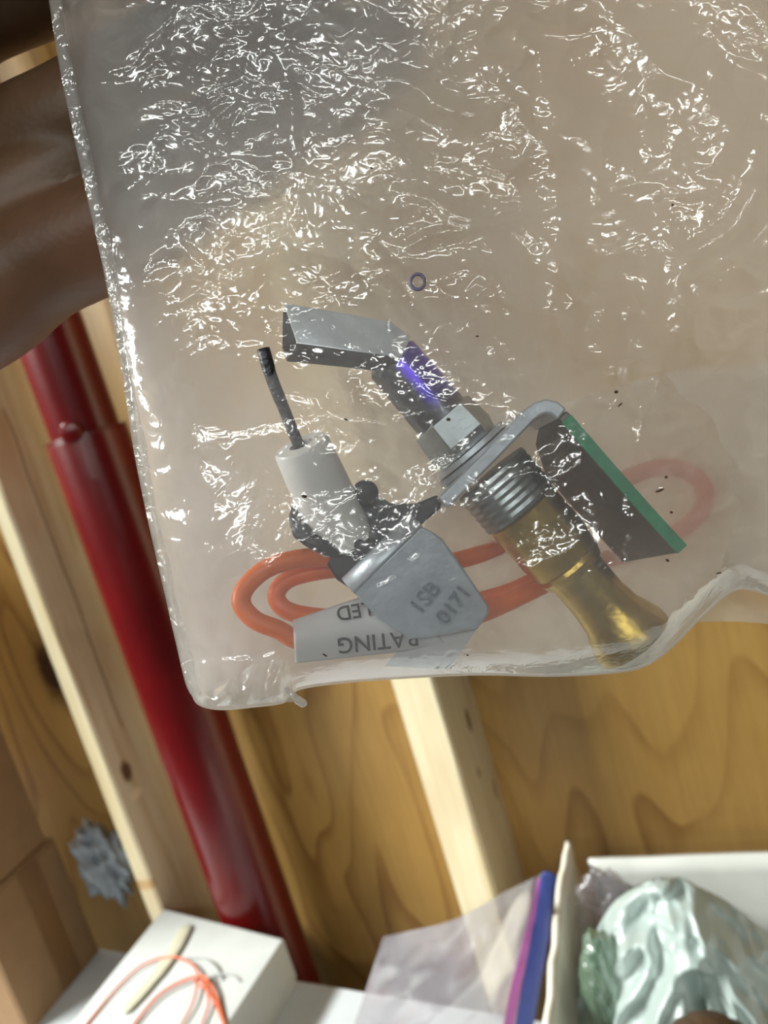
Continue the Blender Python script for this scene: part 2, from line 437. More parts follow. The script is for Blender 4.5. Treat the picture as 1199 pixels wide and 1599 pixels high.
M_film_front = film('clear_film', 0.23, (230, 230, 236), 1.6, 0.09, 420, 0.28, 0.0005)
M_film_back = film('milky_film', 0.94, (250, 248, 244), 0.5, 0.3, 240, 0.3, 0.0006, 0.0, trans=0.52, frost=0.40)
M_film_clear = film('freezer_bag_film', 0.30, (196, 190, 204), 0.9, 0.2, 30, 0.1, 0.002, 0.0, cloud=25)
M_film_white = film('white_bag_film', 1.0, (194, 208, 204), 0.35, 0.4, 34, 0.2, 0.002, 0.0, trans=0.35)
M_film_grey = simple('grey_plastic', (128, 134, 142), 0.3, nscale=60, var=0.2, bump=0.5, bdist=0.002)

# ------------------------------------------------------------------ open white carton with a plastic bag in it (right)
oc = empty('open_carton', loc=(0, 0, 0)); tag(oc, 'open worn white carton holding a crumpled white plastic bag', 'box')
def wavy_panel(name, p0, p1, ztop0, ztop1, thick_dir, thick, mat, seed, amp=0.002, n=60, nz=10):
    vs = []; fs = []
    p0 = Vector(p0); p1 = Vector(p1); td = Vector(thick_dir)
    s_ = np.linspace(0, 1, n); e = pnoise(s_*14, s_*0+0.7, seed)*amp
    b = pnoise(s_*3, s_*0+5.7, seed+1)*0.004
    for i, s in enumerate(s_):
        c = p0.lerp(p1, s); zt_ = ztop0+(ztop1-ztop0)*s+e[i]
        for k in range(nz):
            z = zs+(zt_-zs)*k/(nz-1); off = td.xy*(b[i]*k/(nz-1))
            vs.append((c.x+off.x, c.y+off.y, z))
        for k in range(nz):
            z = zs+(zt_-zs)*k/(nz-1); off = td.xy*(b[i]*k/(nz-1)+thick)
            vs.append((c.x+off.x, c.y+off.y, z))
    m = 2*nz
    for i in range(n-1):
        a, b_ = i*m, (i+1)*m
        for k in range(nz-1):
            fs += [(a+k, b_+k, b_+k+1, a+k+1), (a+nz+k, a+nz+k+1, b_+nz+k+1, b_+nz+k)]
        fs += [(a+nz-1, b_+nz-1, b_+2*nz-1, a+2*nz-1), (a, a+nz, b_+nz, b_)]
    fs.append(tuple(range(nz))+tuple(range(2*nz-1, nz-1, -1)))
    fs.append(tuple((n-1)*m+k for k in range(nz))+tuple((n-1)*m+k for k in range(2*nz-1, nz-1, -1)))
    return mesh_obj(name, vs, fs, mat, oc, True)
wavy_panel('back_panel', (-0.143, 0.558, 0), (0.30, 0.558, 0), CAMZ-0.4205, CAMZ-0.4205, (0, 1, 0), 0.005, M_carton_white, 31, 0.001)
wavy_panel('left_panel', (-0.155, 0.572, 0), (-0.155, 0.26, 0), CAMZ-0.412, CAMZ-0.428, (-1, 0, 0), 0.005, M_card_worn, 33, 0.006)
wavy_panel('right_panel', (0.305, 0.56, 0), (0.305, 0.26, 0), CAMZ-0.4205, CAMZ-0.4205, (1, 0, 0), 0.005, M_carton_white, 35, 0.001)
wavy_panel('front_panel', (-0.155, 0.258, 0), (0.305, 0.258, 0), CAMZ-0.43, CAMZ-0.43, (0, -1, 0), 0.005, M_carton_white, 37, 0.001)
box('bottom_panel', -0.155, 0.305, 0.26, 0.558, zs, zs+0.004, M_white_card, oc)

def crumple(name, center, rx, ry, rz, mat, seed, amp, fold, nu=150, nv=110):
    u = np.linspace(0, 2*np.pi, nu); v = np.linspace(0.02, np.pi-0.02, nv)
    U, V = np.meshgrid(u, v)
    x = np.cos(U)*np.sin(V); y = np.sin(U)*np.sin(V); z = np.cos(V)
    d = 1+amp*(ridged(x*1.7+5+y, z*1.7+y*1.3, seed)*0.9+ridged(x*3.7+2+y*2, z*3.4-y, seed+1)*0.45+ridged(x*8+y*5, z*8-y*4, seed+2)*0.16)
    d += fold*pnoise(x*2.2+9+y*1.5, z*2.2+3, seed+3)
    d[:, -1] = d[:, 0]
    P = np.stack([x*d*rx, y*d*ry, z*d*rz], -1)
    o = grid_mesh(name, P, mat); o.location = center; return o

def wpt(px, py, Y):
    r = fwd+right*((px-CX)/F)-up*((py-CY)/F); k = Y/r.y; return Vector((r.x*k, Y, r.z*k+CAMZ))
# crumpled white bag: a folded sheet, fold lines run from the peak down
def white_bag():
    cols = [(905, 1505), (925, 1470), (938, 1440), (965, 1402), (1000, 1378), (1030, 1368), (1065, 1372), (1100, 1388), (1140, 1412), (1180, 1440), (1230, 1475), (1300, 1540), (1360, 1600)]
    top = catmull([wpt(x, y, 0.50-0.03*math.sin(i/12*math.pi)) for i, (x, y) in enumerate(cols)], 10)
    n = len(top); nv = 90; P = np.zeros((nv*2-1, n, 3))
    s = np.linspace(0, 1, n)
    for j in range(-(nv-1), nv):
        t = j/(nv-1); a = abs(t)
        row = top.copy()
        drop = (a**1.25)*0.14
        row[:, 2] -= drop
        spread = (row[:, 0]-(-0.07))*0.16*a
        row[:, 0] += spread
        row[:, 1] += (-0.085 if t > 0 else 0.035)*math.sin(a*math.pi/2)
        f = (ridged(s*5+a*2.2+pnoise(s*6, a*4+s*0, 55), a*3.3+s*2+2, 51)*0.020+ridged(s*10-a*3.0, a*5.4+s*3, 52)*0.009+pnoise(s*4+3, a*4+s*0, 53)*0.022+ridged(s*18+a*5, a*11-s*4, 54)*0.0035-0.022*np.exp(-((s-0.47-0.06*a)/0.02)**2)*np.clip((a-0.28)*6, 0, 1))*min(1, a*6+0.25)
        row[:, 1] -= f; row[:, 2] += f*0.35
        P[j+nv-1] = row
    P[..., 2] = np.maximum(P[..., 2], zs+0.008)
    o = np.array(P[0, n//2]); c = Vector((float(P[..., 0].mean()), float(P[..., 1].mean()), zs+0.006))
    ob = grid_mesh('plastic_bag', P-np.array(c), M_film_white); ob.location = c
    tag(ob, 'crumpled white plastic bag stuffed in the open carton', 'bag')
white_bag()
cb = crumple('clear_bag', wpt(948, 1425, 0.525), 0.020, 0.012, 0.032, M_film_clear, 61, 0.25, 0.3, 70, 50)
tag(cb, 'small clear bag bulging beside the white plastic bag', 'bag')
gs = crumple('bag_shade_side', wpt(952, 1560, 0.45), 0.016, 0.02, 0.05, film('bag_shade_film', 0.7, (120, 150, 126), 1.0, 0.25, 60, 0.15, 0.003, 0.0), 65, 0.1, 0.15, 70, 60)  # white bag's shadow side, added as a green-tinted body of its own
tag(gs, 'dull green body standing in for the shadow side of the white plastic bag', 'bag')
bk = crumple('brown_knob', wpt(1112, 1648, 0.385), 0.026, 0.022, 0.02, simple('dark_brown', (74, 54, 36), 0.5), 71, 0.04, 0.05, 50, 40)
tag(bk, 'dark brown rounded end below the white plastic bag', 'knob')

# ------------------------------------------------------------------ freezer bag with blue and magenta zip
def zip_bag():
    fz = wpt(700, 1560, 0.46); fz.z = zs
    e = empty('zip_bag', loc=fz); tag(e, 'clear zip bag with blue and magenta seal standing before the pine stud', 'bag')
    topc = [(598, 1463), (640, 1454), (690, 1443), (735, 1424), (780, 1398), (815, 1380), (846, 1364)]
    botc = [(520, 1700), (560, 1705), (620, 1710), (680, 1715), (720, 1720), (760, 1725), (800, 1730)]
    Yt = [0.50, 0.495, 0.485, 0.48, 0.485, 0.495, 0.505]
    T = catmull([wpt(x, y, Y) for (x, y), Y in zip(topc, Yt)], 12); Bm = catmull([wpt(x, y, Y-0.03) for (x, y), Y in zip(botc, Yt)], 12)
    n = len(T); nv = 80; s = np.linspace(0, 1, n)
    for side in (1, -1):
        P = np.zeros((nv, n, 3))
        for j in range(nv):
            t = j/(nv-1); row = T*(1-t)+Bm*t
            puff = 0.016*side*math.sin(math.pi*min(1, t*1.2+0.02))*np.sin(np.pi*s)
            w = (pnoise(s*3+t*2, t*2.5+s, 81+side)*0.008+pnoise(s*7-t, t*6+s*2, 84+side)*0.003)*np.minimum(1, 8*s*(1-s))*min(1, t*6)
            row[:, 1] -= puff+w
            P[j] = row
        P[..., 2] = np.maximum(P[..., 2], zs+0.002)
        grid_mesh('front_film' if side > 0 else 'back_film', P-np.array(fz), M_film_clear, e)
    def strip(name, pts, wdt, mat, Y0=0.502):
        Pc = catmull([wpt(x, y, Y) for x, y, Y in pts], 10)-np.array(fz)
        v, f = tube_geo(Pc, wdt, 12, flat=0.22, flat_axis=(0, 1, 0)); return mesh_obj(name, v, f, mat, e, True)
    M_blue = simple('blue_zip', (48, 60, 122), 0.4, nscale=80, var=0.1); M_mag = simple('magenta_zip', (150, 78, 138), 0.4, nscale=80, var=0.1)
    w0 = np.array([0.0035]+[0.0058]*14+[0.0066]*26)
    strip('blue_seal', [(858, 1362, 0.500), (850, 1420, 0.495), (840, 1480, 0.488), (828, 1545, 0.48), (812, 1640, 0.47)], w0, M_blue)
    strip('magenta_seal', [(846, 1372, 0.500), (834, 1430, 0.494), (820, 1485, 0.487), (805, 1545, 0.479), (788, 1640, 0.469)], w0*0.55, M_mag)
zip_bag()

# grey plastic scrap hanging in the gap behind the cartons
gc = crumple('plastic_scrap', wpt(164, 1345, 0.625), 0.030, 0.022, 0.044, M_film_grey, 91, 0.22, 0.6, 90, 70)
gc.rotation_euler = (0, math.radians(-14), 0)
tag(gc, 'crumpled grey plastic in the dark gap between cartons and pine board', 'plastic')

# ------------------------------------------------------------------ bag frame: everything held in front of the lens
BO = CAM + fwd*D0
BM = frame(BO)
def L(px, py, z=0.0):
    z *= 0.001; dd = D0-z; return Vector(((px-CX)*dd/F, -(py-CY)*dd/F, z))
MM = D0/F     # metres for one pixel at the bag

# ---- plastic bag
def poly_eval(pts, n):
    pts = catmull(pts, 10)
    d = np.r_[0, np.cumsum(np.linalg.norm(np.diff(pts, axis=0), axis=1))]; s = np.linspace(0, d[-1], n)
    return np.stack([np.interp(s, d, pts[:, k]) for k in range(2)], -1)
bag = empty('plastic_bag', mw=BM); tag(bag, 'crinkled hazy clear plastic bag held up with a pilot burner inside', 'bag')
NU, NV = 430, 500
bot = poly_eval([(299, 1084), (306, 1098), (322, 1106), (350, 1109), (395, 1105), (440, 1099), (453, 1088), (470, 1077), (520, 1069), (600, 1062), (740, 1055), (860, 1057), (955, 1052), (1005, 1042), (1045, 1016), (1085, 976), (1122, 940), (1150, 922), (1172, 922), (1199, 930), (1260, 945), (1340, 965)], NU)
lef = poly_eval([(299, 1084), (290, 1062), (272, 985), (255, 910), (232, 810), (210, 700), (190, 570), (165, 430), (136, 300), (110, 180), (92, 90), (78, 0), (60, -120), (40, -260)], NV)
top = poly_eval([(40, -260), (400, -270), (800, -262), (1340, -260)], NU)
rig = poly_eval([(1340, 965), (1345, 500), (1338, 100), (1340, -260)], NV)
u = np.linspace(0, 1, NU)[None, :, None]; v = np.linspace(0, 1, NV)[:, None, None]
XY = (1-v)*bot[None]+v*top[None]+(1-u)*lef[:, None]+u*rig[:, None]-((1-u)*(1-v)*bot[0]+u*(1-v)*bot[-1]+(1-u)*v*top[0]+u*v*top[-1])
X, Y = XY[..., 0], XY[..., 1]
pxmm = MM*1000
xm, ym = X*pxmm, Y*pxmm                                      # millimetres
dl = np.sqrt((X-np.interp(Y[:, 0], lef[::-1, 1], lef[::-1, 0])[:, None])**2)*pxmm*0.97
uu = np.linspace(0, 1, NU)[None]*np.ones((NV, 1)); vv = np.linspace(0, 1, NV)[:, None]*np.ones((1, NU))
db = (bot[None, :, 1]-Y)*pxmm; db = np.maximum(db, 0)*0.9
dlu = uu*100.0                                              # distance from left seam, mm
cont = np.exp(-(((X-720)/450)**2+((Y-790)/310)**2)**2)
cont2 = np.exp(-(((X-1000)/130)**2+((Y-960)/130)**2))
sl = 1-np.exp(-np.maximum(dlu-1.2, 0)/3.0); sb = 1-np.exp(-np.maximum(db-0.2, 0)/(2.3-1.0*cont2))
edge = sl*sb
cr = np.zeros_like(X)
wx = xm+2.2*pnoise(xm/9, ym/9, 201); wy = ym+2.2*pnoise(xm/9, ym/9, 202)
big = ridged(wx/26, wy/20, 101)*1.5+pnoise(wx/34, wy/34, 102)*2.0
mid = ridged(wx/10, wy/8, 103)*0.62+pnoise(wx/12, wy/12, 104)*0.5
sml = ridged(wx/4.6, wy/3.8, 105)*0.24
fin = ridged(wx/2.2, wy/1.9, 106)*0.065
act = np.clip(0.42+1.5*pnoise(xm/22, ym/22, 107)+1.1*np.exp(-(((X-810)/290)**2+((Y-480)/190)**2))+0.5*np.exp(-dlu/7), 0.12, 1.35)
# stretched folds radiating from the hold-down near (1080, 470)
ang = np.arctan2(Y-470, X-1085); rad = np.hypot(X-1085, Y-470)*pxmm
fold = ridged(ang*1.9+3+0.5*pnoise(xm/14, ym/14, 203), rad/30, 108)*0.7*np.exp(-((rad-24)/14)**2)
def crease(x0, y0, x1, y1, w, h):
    d = np.array([x1-x0, y1-y0], float); Lg = np.hypot(*d); d /= Lg
    t = (X-x0)*d[0]+(Y-y0)*d[1]; s = -(X-x0)*d[1]+(Y-y0)*d[0]+6*np.sin(t/23.0)
    return h*np.exp(-(s/w)**2)*np.clip(t/40+0.5, 0, 1)*np.clip((Lg-t)/40+0.5, 0, 1)
for c in ((600, 120, 760, 190, 16, 0.9), (590, 170, 670, 190, 9, -0.8), (620, 300, 760, 345, 12, 0.7), (760, 345, 860, 420, 18, -0.9), (640, 385, 800, 330, 9, 0.5),
          (1060, 430, 1199, 290, 16, 1.1), (1075, 445, 1199, 350, 12, -0.9), (890, 590, 1010, 560, 8, 0.5), (980, 560, 960, 640, 9, 0.8), (1030, 560, 1005, 680, 9, 0.7),
          (1170, 0, 1260, 160, 20, 1.2), (780, 60, 940, 50, 22, -0.9), (1040, 380, 1090, 440, 12, 0.8), (440, 110, 470, 250, 11, 0.5), (660, 860, 560, 960, 9, 0.3), (430, 600, 640, 690, 14, 0.6),
          (300, 1050, 440, 1020, 9, 0.6), (330, 1095, 420, 1030, 6, 0.5), (420, 1090, 390, 1040, 6, 0.5)):
    cr += crease(*c)
wr = (big*0.7+(mid+sml*1.1+fin)*act+fold+cr)
zf = edge*(4.5+6.6*cont+4.0*cont2)+wr*np.minimum(1, np.minimum(dlu, db+0.2)/3.2)*0.9
zf += 0.22*ridged(wx/3.0, wy/2.4, 109)*np.minimum(1, np.minimum(dlu, db)/0.7)*np.exp(-dlu/6)
zf = np.maximum(zf, 0.05)
def bag_grid(Z):
    dd = D0-Z*0.001
    return np.stack([(X-CX)*dd/F, -(Y-CY)*dd/F, Z*0.001], -1)
grid_mesh('front_film', bag_grid(zf), M_film_front, bag)
bw = ridged(wx/22+7, wy/18, 121)*1.1+ridged(wx/9, wy/8+4, 122)*0.5+ridged(wx/4, wy/3.6, 123)*0.16+pnoise(wx/28, wy/28, 124)*1.4
zb = -edge*(3.4+11.5*cont+6.0*cont2)+bw*np.minimum(1, np.minimum(dlu, db+0.2)/3.2)*0.8
zb = np.minimum(zb, -0.05)
grid_mesh('back_film', bag_grid(zb), M_film_back, bag)
# welded side seam: narrow flat lip of doubled film
seam = []
for i, (x, y) in enumerate(lef):
    w = 1.3+0.5*pnoise(np.array(i/23.0), np.array(0.4), 131)
    seam.append([L(x-2, y, 0.25), L(x+w/pxmm*0.5, y, 0.45+0.25*math.sin(i*0.21)), L(x+w/pxmm*1.3, y, 0.3+0.3*math.sin(i*0.33+1))])
M_seam = film('seam_film', 0.55, (226, 226, 224), 2.2, 0.1, 420, 0.6, 0.0008)
grid_mesh('side_seam', np.array([[list(p) for p in r] for r in seam]), M_seam, bag)
# inner fold of film behind the burner, in front of the coiled lead
FI = []
for j in range(120):
    t = j/119; row = []
    for i in range(150):
        s_ = i/149; x = 640+590*s_+30*math.sin(t*5); y = 640+400*t+20*math.sin(s_*6)-60*s_
        row.append((x, y))
    FI.append(row)
FI = np.array(FI); fx, fy = FI[..., 0], FI[..., 1]
fz_ = -8.6+0.45*ridged(fx/90, fy/70, 141)+0.2*ridged(fx/40, fy/34, 142)
fd = D0-fz_*0.001
grid_mesh('inner_fold', np.stack([(fx-CX)*fd/F, -(fy-CY)*fd/F, fz_*0.001], -1), film('fold_film', 0.62, (238, 232, 222), 0.6, 0.3, 240, 0.3, 0.0006, 0.0, trans=0.6), bag)
# folded corner flap and torn tail
fl = []
for i in range(50):
    t = i/49
    a = np.array([300+150*t, 1082-58*t+8*math.sin(t*7)]); b = np.array([318+142*t, 1104-8*t])
    row = []
    for k in range(24):
        s = k/23; p = a*(1-s)+b*s
        row.append(list(L(p[0], p[1], 1.2+1.4*math.sin(math.pi*s)*math.sin(math.pi*min(1, t+0.12))+0.5*math.sin(t*21+s*5))))
    fl.append(row)
grid_mesh('corner_flap', np.array(fl), film('flap_film', 0.42, (224, 224, 216), 1.8, 0.12, 300, 0.6, 0.0008), bag)
tube('torn_tail', catmull([L(446, 1076, 0.6), L(456, 1084, 0.6), L(464, 1092, 0.6), L(473, 1098, 0.6)], 6), [0.0004]*6+[0.0005]*6+[0.0006]*7, M_seam, bag, 10, cap_round=True)
# ink ring and dirt on the front film
ix, iy = 652, 440
def film_z(px, py):
    k = np.argmin((X-px)**2+(Y-py)**2); return float(zf.reshape(-1)[k])
ring = [L(ix+11*math.cos(a), iy+12*math.sin(a), film_z(ix, iy)+0.15) for a in np.linspace(0, 2*math.pi, 25)]
tube('ink_ring', ring, 0.00024, simple('violet_ink', (128, 120, 150), 0.6), bag, 6)
M_dirt = simple('dirt', (84, 66, 54), 0.8)
sv, sf = [], []
for (x, y, w, h, a) in [(962, 612, 5, 4, 0), (968, 632, 7, 2, -0.7), (1040, 745, 4, 3, 0), (1030, 766, 11, 3, -0.35), (1048, 800, 4, 3, 0.4), (745, 525, 4, 2, 0), (540, 655, 5, 2, 0.4), (1042, 875, 5, 3, 0.6), (507, 1023, 7, 2, 0.5), (730, 1023, 3, 2, 0), (475, 775, 7, 4, 0.2), (1122, 895, 7, 2, -0.1), (580, 262, 4, 2, 0.1), (1050, 320, 3, 3, 0), (700, 655, 5, 4, 0)]:
    z = film_z(x, y)+0.1; b = len(sv)
    for rr, zz in ((1.0, 0), (0.6, 0.12)):
        for k in range(8):
            an = 2*math.pi*k/8; ex, ey = 0.7*w*rr*math.cos(an), 0.7*h*rr*math.sin(an)
            sv.append(L(x+ex*math.cos(a)-ey*math.sin(a), y+ex*math.sin(a)+ey*math.cos(a), z+zz))
    for k in range(8): sf.append((b+k, b+(k+1) % 8, b+8+(k+1) % 8, b+8+k))
    sf.append(tuple(b+8+k for k in range(8)))
sp = mesh_obj('dirt_specks', sv, sf, M_dirt, bag, True); sp['kind'] = 'stuff'

# ------------------------------------------------------------------ pilot burner with electrode
def metal(name, c, rough, nscale=300, var=0.15, bump=0.25):
    return simple(name, c, rough, 1.0, nscale, var, bump, 0.0003)
M_zinc = simple('zinc_plate', (196, 204, 212), 0.42, 0.6, 300, 0.12, 0.25, 0.0003)
M_steel = simple('burner_steel', (222, 230, 236), 0.3, 0.45, 300, 0.12, 0.25, 0.0003)
M_hood_shade = metal('shade_dark_steel', (58, 60, 64), 0.42)  # steel darkened in colour to stand for shade inside and under the hood
M_nut = metal('nut_steel', (150, 158, 160), 0.32)
M_flange = metal('dull_flange_steel', (112, 104, 98), 0.45)
M_dark = metal('dark_steel', (66, 68, 70), 0.5)
M_brass = metal('brass', (206, 176, 92), 0.3)
M_green = simple('green_paint', (34, 142, 100), 0.5, nscale=500, var=0.22)
M_ceramic = simple('white_ceramic', (232, 230, 226), 0.35, nscale=100, var=0.04)
M_orange = simple('orange_sleeve', (236, 112, 36), 0.45, nscale=250, var=0.12)
M_paper = simple('white_tag_paper', (222, 222, 222), 0.6, nscale=150, var=0.04)
M_ink = simple('black_ink', (52, 52, 54), 0.7)
def heat():
    t = NT('heat_tinted_steel'); v = t.obj(); sx = t.n('ShaderNodeSeparateXYZ', {0: v})
    # along the tube axis in local metres
    a = L(600, 548); b = L(735, 700); d = (b-a).normalized()
    s = t.math('ADD', t.math('MULTIPLY', t.math('SUBTRACT', sx.outputs[0], a.x), d.x), t.math('MULTIPLY', t.math('SUBTRACT', sx.outputs[1], a.y), d.y))
    f = t.math('ADD', t.math('DIVIDE', s, 0.019), t.math('MULTIPLY', t.math('SUBTRACT', t.noise(v, 160, 3), 0.5), 0.10))
    c = t.ramp(f, [(0.0, lin((150, 158, 172))), (0.10, lin((110, 84, 214))), (0.30, lin((96, 66, 226))), (0.52, lin((70, 58, 178))), (0.62, lin((110, 110, 128))), (0.70, lin((160, 166, 170)))])
    w = t.math('ADD', t.math('MULTIPLY', t.math('SUBTRACT', sx.outputs[0], a.x), -d.y), t.math('MULTIPLY', t.math('SUBTRACT', sx.outputs[1], a.y), d.x))
    side = t.math('MULTIPLY', t.math('ADD', t.math('ADD', w, 0.0013), t.math('MULTIPLY', t.math('SUBTRACT', t.noise(v, 260, 3), 0.5), 0.002)), 900.0, clamp=True)
    c = t.mix(side, lin((104, 108, 114)), c)
    t.bsdf(c, 0.3, 1.0, t.bump(t.noise(v, 500, 3), 0.2, 0.0002)); return t.m
M_heat = heat()

pb = empty('pilot_burner', mw=BM); tag(pb, 'metal pilot burner with brass fitting, igniter and orange lead inside the bag', 'burner')
# hood: bent channel, open at its left end and underneath
def hood():
    prof = lambda x, y, dx, dy: (x+dx, y+dy)
    secs = []
    # each section: back-top, front-top, front-bottom, back-bottom  (px, py, z)
    S0 = [(441, 487, -5.0), (444, 481, 3.2), (464, 535, 5.6), (448, 557, 2.6), (440, 540, -4.6)]
    S1 = [(540, 500, -5.0), (541, 497, 3.2), (548, 547, 5.6), (537, 566, 2.6), (530, 552, -4.6)]
    S2 = [(606, 512, -4.6), (608, 509, 3.0), (596, 553, 5.2), (588, 572, 2.4), (580, 560, -4.2)]
    S3 = [(632, 530, -4.0), (634, 528, 2.6), (622, 556, 4.6), (606, 580, 2.2), (600, 570, -4.0)]
    vs = []; fs = []
    for S in (S0, S1, S2, S3): vs += [L(*p) for p in S]
    for i in range(3):
        for k in range(5): fs.append((i*5+k, i*5+(k+1) % 5, (i+1)*5+(k+1) % 5, (i+1)*5+k))
    fs.append((15, 16, 17, 18, 19))
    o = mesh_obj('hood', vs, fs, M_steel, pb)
    o.data.materials.append(M_hood_shade)  # slot that paints the shade on lower faces and inner shell
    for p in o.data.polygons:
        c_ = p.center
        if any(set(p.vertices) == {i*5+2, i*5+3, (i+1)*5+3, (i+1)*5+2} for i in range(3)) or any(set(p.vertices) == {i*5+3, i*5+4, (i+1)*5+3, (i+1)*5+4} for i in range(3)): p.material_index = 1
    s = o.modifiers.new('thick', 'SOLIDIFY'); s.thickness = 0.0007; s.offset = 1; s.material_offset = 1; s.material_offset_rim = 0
    bevel(o, 0.0003, 2, 25); return o
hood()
ax0, ax1 = L(604, 552, 0.2), L(1003, 1016, -2.0)
axd = (ax1-ax0).normalized()
def at(px, py): # distance along burner axis of a pixel
    p = L(px, py, 0); return (p-ax0).dot(axd)
lathe('target_tube', ax0, ax1, [(0, 0.0028), (0.0012, 0.0040), (at(690, 655), 0.0042), (at(715, 680), 0.0042)], M_heat, pb, 40)
t0 = at(690, 640)
lathe('lock_nut', ax0, ax1, [(at(682, 652), 0.0040), (at(688, 656), 0.0050), (at(715, 690), 0.0054), (at(728, 702), 0.0050)], M_nut, pb, 6, smooth=False, twist=0.35)
lathe('washer', ax0, ax1, [(at(729, 703), 0.0060), (at(734, 709), 0.0062)], M_zinc, pb, 40)
lathe('washer', ax0, ax1, [(at(736, 711), 0.0066), (at(741, 717), 0.0066)], M_zinc, pb, 40)
# threaded collar under the bracket
prof = []; ta, tb = at(764, 742), at(818, 790)
for i in range(13):
    prof.append((ta+(tb-ta)*i/12, 0.0058+(0.00020 if i % 2 else 0)))
lathe('threaded_collar', ax0, ax1, prof, M_nut, pb, 40)
# brass fitting
bq = lambda x, y: at(x, y)
lathe('brass_body', ax0, ax1, [(at(816, 788), 0.0050), (at(820, 795), 0.0056), (at(868, 850), 0.0056), (at(886, 876), 0.0052), (at(892, 882), 0.0043)], M_brass, pb, 40)
lathe('brass_ring', ax0, ax1, [(at(888, 876), 0.0047), (at(892, 884), 0.0051), (at(900, 894), 0.0047)], M_brass, pb, 40)
lathe('brass_tube', ax0, ax1, [(at(892, 880), 0.0042), (at(940, 936), 0.0042), (at(962, 962), 0.0046), (at(972, 974), 0.0052), (at(988, 994), 0.0060), (at(996, 1004), 0.0060)], M_brass, pb, 40, inner=0.0032)
# bracket: bent strip, seen along its edge
def strip_px(name, centre, halfw, z0, z1, mat, bw=0.0003, lean=(0, 0)):
    c = np.array(centre, float); T = np.gradient(c, axis=0); T /= np.linalg.norm(T, axis=1)[:, None]; N = np.stack([-T[:, 1], T[:, 0]], 1)
    hw = np.array(halfw)[:, None] if np.ndim(halfw) else halfw
    a, b = c+N*hw, c-N*hw
    n = len(c); vs = []; fs = []
    for i in range(n):
        vs += [L(a[i][0], a[i][1], z1), L(b[i][0], b[i][1], z1)]
        # the far edge keeps its real width: same local xy
        p, q_ = L(a[i][0], a[i][1], z1), L(b[i][0], b[i][1], z1)
        k_ = min(1.0, max(0.0, i/2.0)); lx_, ly_ = lean[0]*0.001*k_, lean[1]*0.001*k_
        vs += [Vector((q_.x+lx_, q_.y+ly_, z0*0.001)), Vector((p.x+lx_, p.y+ly_, z0*0.001))]
    for i in range(n-1):
        for k in range(4): fs.append((i*4+k, i*4+(k+1) % 4, (i+1)*4+(k+1) % 4, (i+1)*4+k))
    fs.append((0, 1, 2, 3)); fs.append(tuple((n-1)*4+k for k in (3, 2, 1, 0)))
    o = mesh_obj(name, vs, fs, mat, pb); bevel(o, bw, 2, 50); return o
web = [(692, 786), (715, 762), (740, 737), (765, 712), (790, 686), (815, 660)]
bend = [(826, 648), (840, 638), (853, 634), (866, 637), (878, 647)]
flg = [(892, 662), (930, 706), (970, 752), (1010, 797), (1040, 830), (1066, 858)]
strip_px('bracket_web', web+bend, 11.5, -11, 6.2, M_zinc)
strip_px('bracket_flange', [(878, 647)]+flg, 9.5, -8.4, 5.6, M_flange, 0.0003, (-3.4, -2.2))
strip_px('painted_edge', [(884, 653)]+flg, 9.8, 5.45, 5.95, M_green, 0.0001)
# stamped plate, bent from the web
zP = 6.6
plate = [(657, 822), (675, 830), (692, 843), (728, 894), (763, 946), (764, 958), (748, 980), (700, 990), (640, 999), (592, 967), (551, 925)]
pf = [L(x, y, zP-(0.9 if y > 940 else 0)) for x, y in plate]
o = prism('stamped_plate', pf, [p+Vector((0, 0, -0.0011)) for p in pf], M_zinc, pb, 0.0003)
o['label'] = 'pale zinc plate with stamped characters'
rotm = math.atan2(48, 38)
def txt(s, px, py, size, rot, z, name, mat, ext, bold=0.0):
    p = L(px, py, z); mw = Matrix.Translation(p) @ Matrix.Rotation(rot, 4, 'Z'); return text_mesh(name, s, size, mat, mw, pb, ext, 1.0, bold)
M_stamp = metal('stamped_zinc', (166, 176, 184), 0.26)
txt('1SB', 664, 934, 0.0031, rotm, zP+0.02, 'stamped_text', M_stamp, 0.00016, 0.00004)
txt('0171', 709, 944, 0.0029, rotm, zP+0.02, 'stamped_text', M_stamp, 0.00016, 0.00004)
# rounded bend between plate and clamp
bv, bf = [], []
A1, B1 = L(553, 927, zP), L(660, 822, zP); dirb = (B1-A1).normalized(); nrm = Vector((-dirb.y, dirb.x, 0))
for i in range(9):
    an = math.radians(90*i/8); off = nrm*(0.0026*math.sin(an)) + Vector((0, 0, -0.0026*(1-math.cos(an))))
    bv += [A1+off, B1+off]
for i in range(9):
    an = math.radians(90*i/8); off = nrm*(0.0016*math.sin(an)) + Vector((0, 0, -0.001-0.0016*(1-math.cos(an))))
    bv += [A1+off, B1+off]
for i in range(8):
    bf += [(2*i, 2*i+1, 2*i+3, 2*i+2), (18+2*i, 18+2*i+2, 18+2*i+3, 18+2*i+1), (2*i, 2*i+2, 18+2*i+2, 18+2*i), (2*i+1, 18+2*i+1, 18+2*i+3, 2*i+3)]
bf += [(0, 18, 19, 1), (16, 17, 35, 34)]
mesh_obj('plate_bend', bv, bf, M_zinc, pb, True)
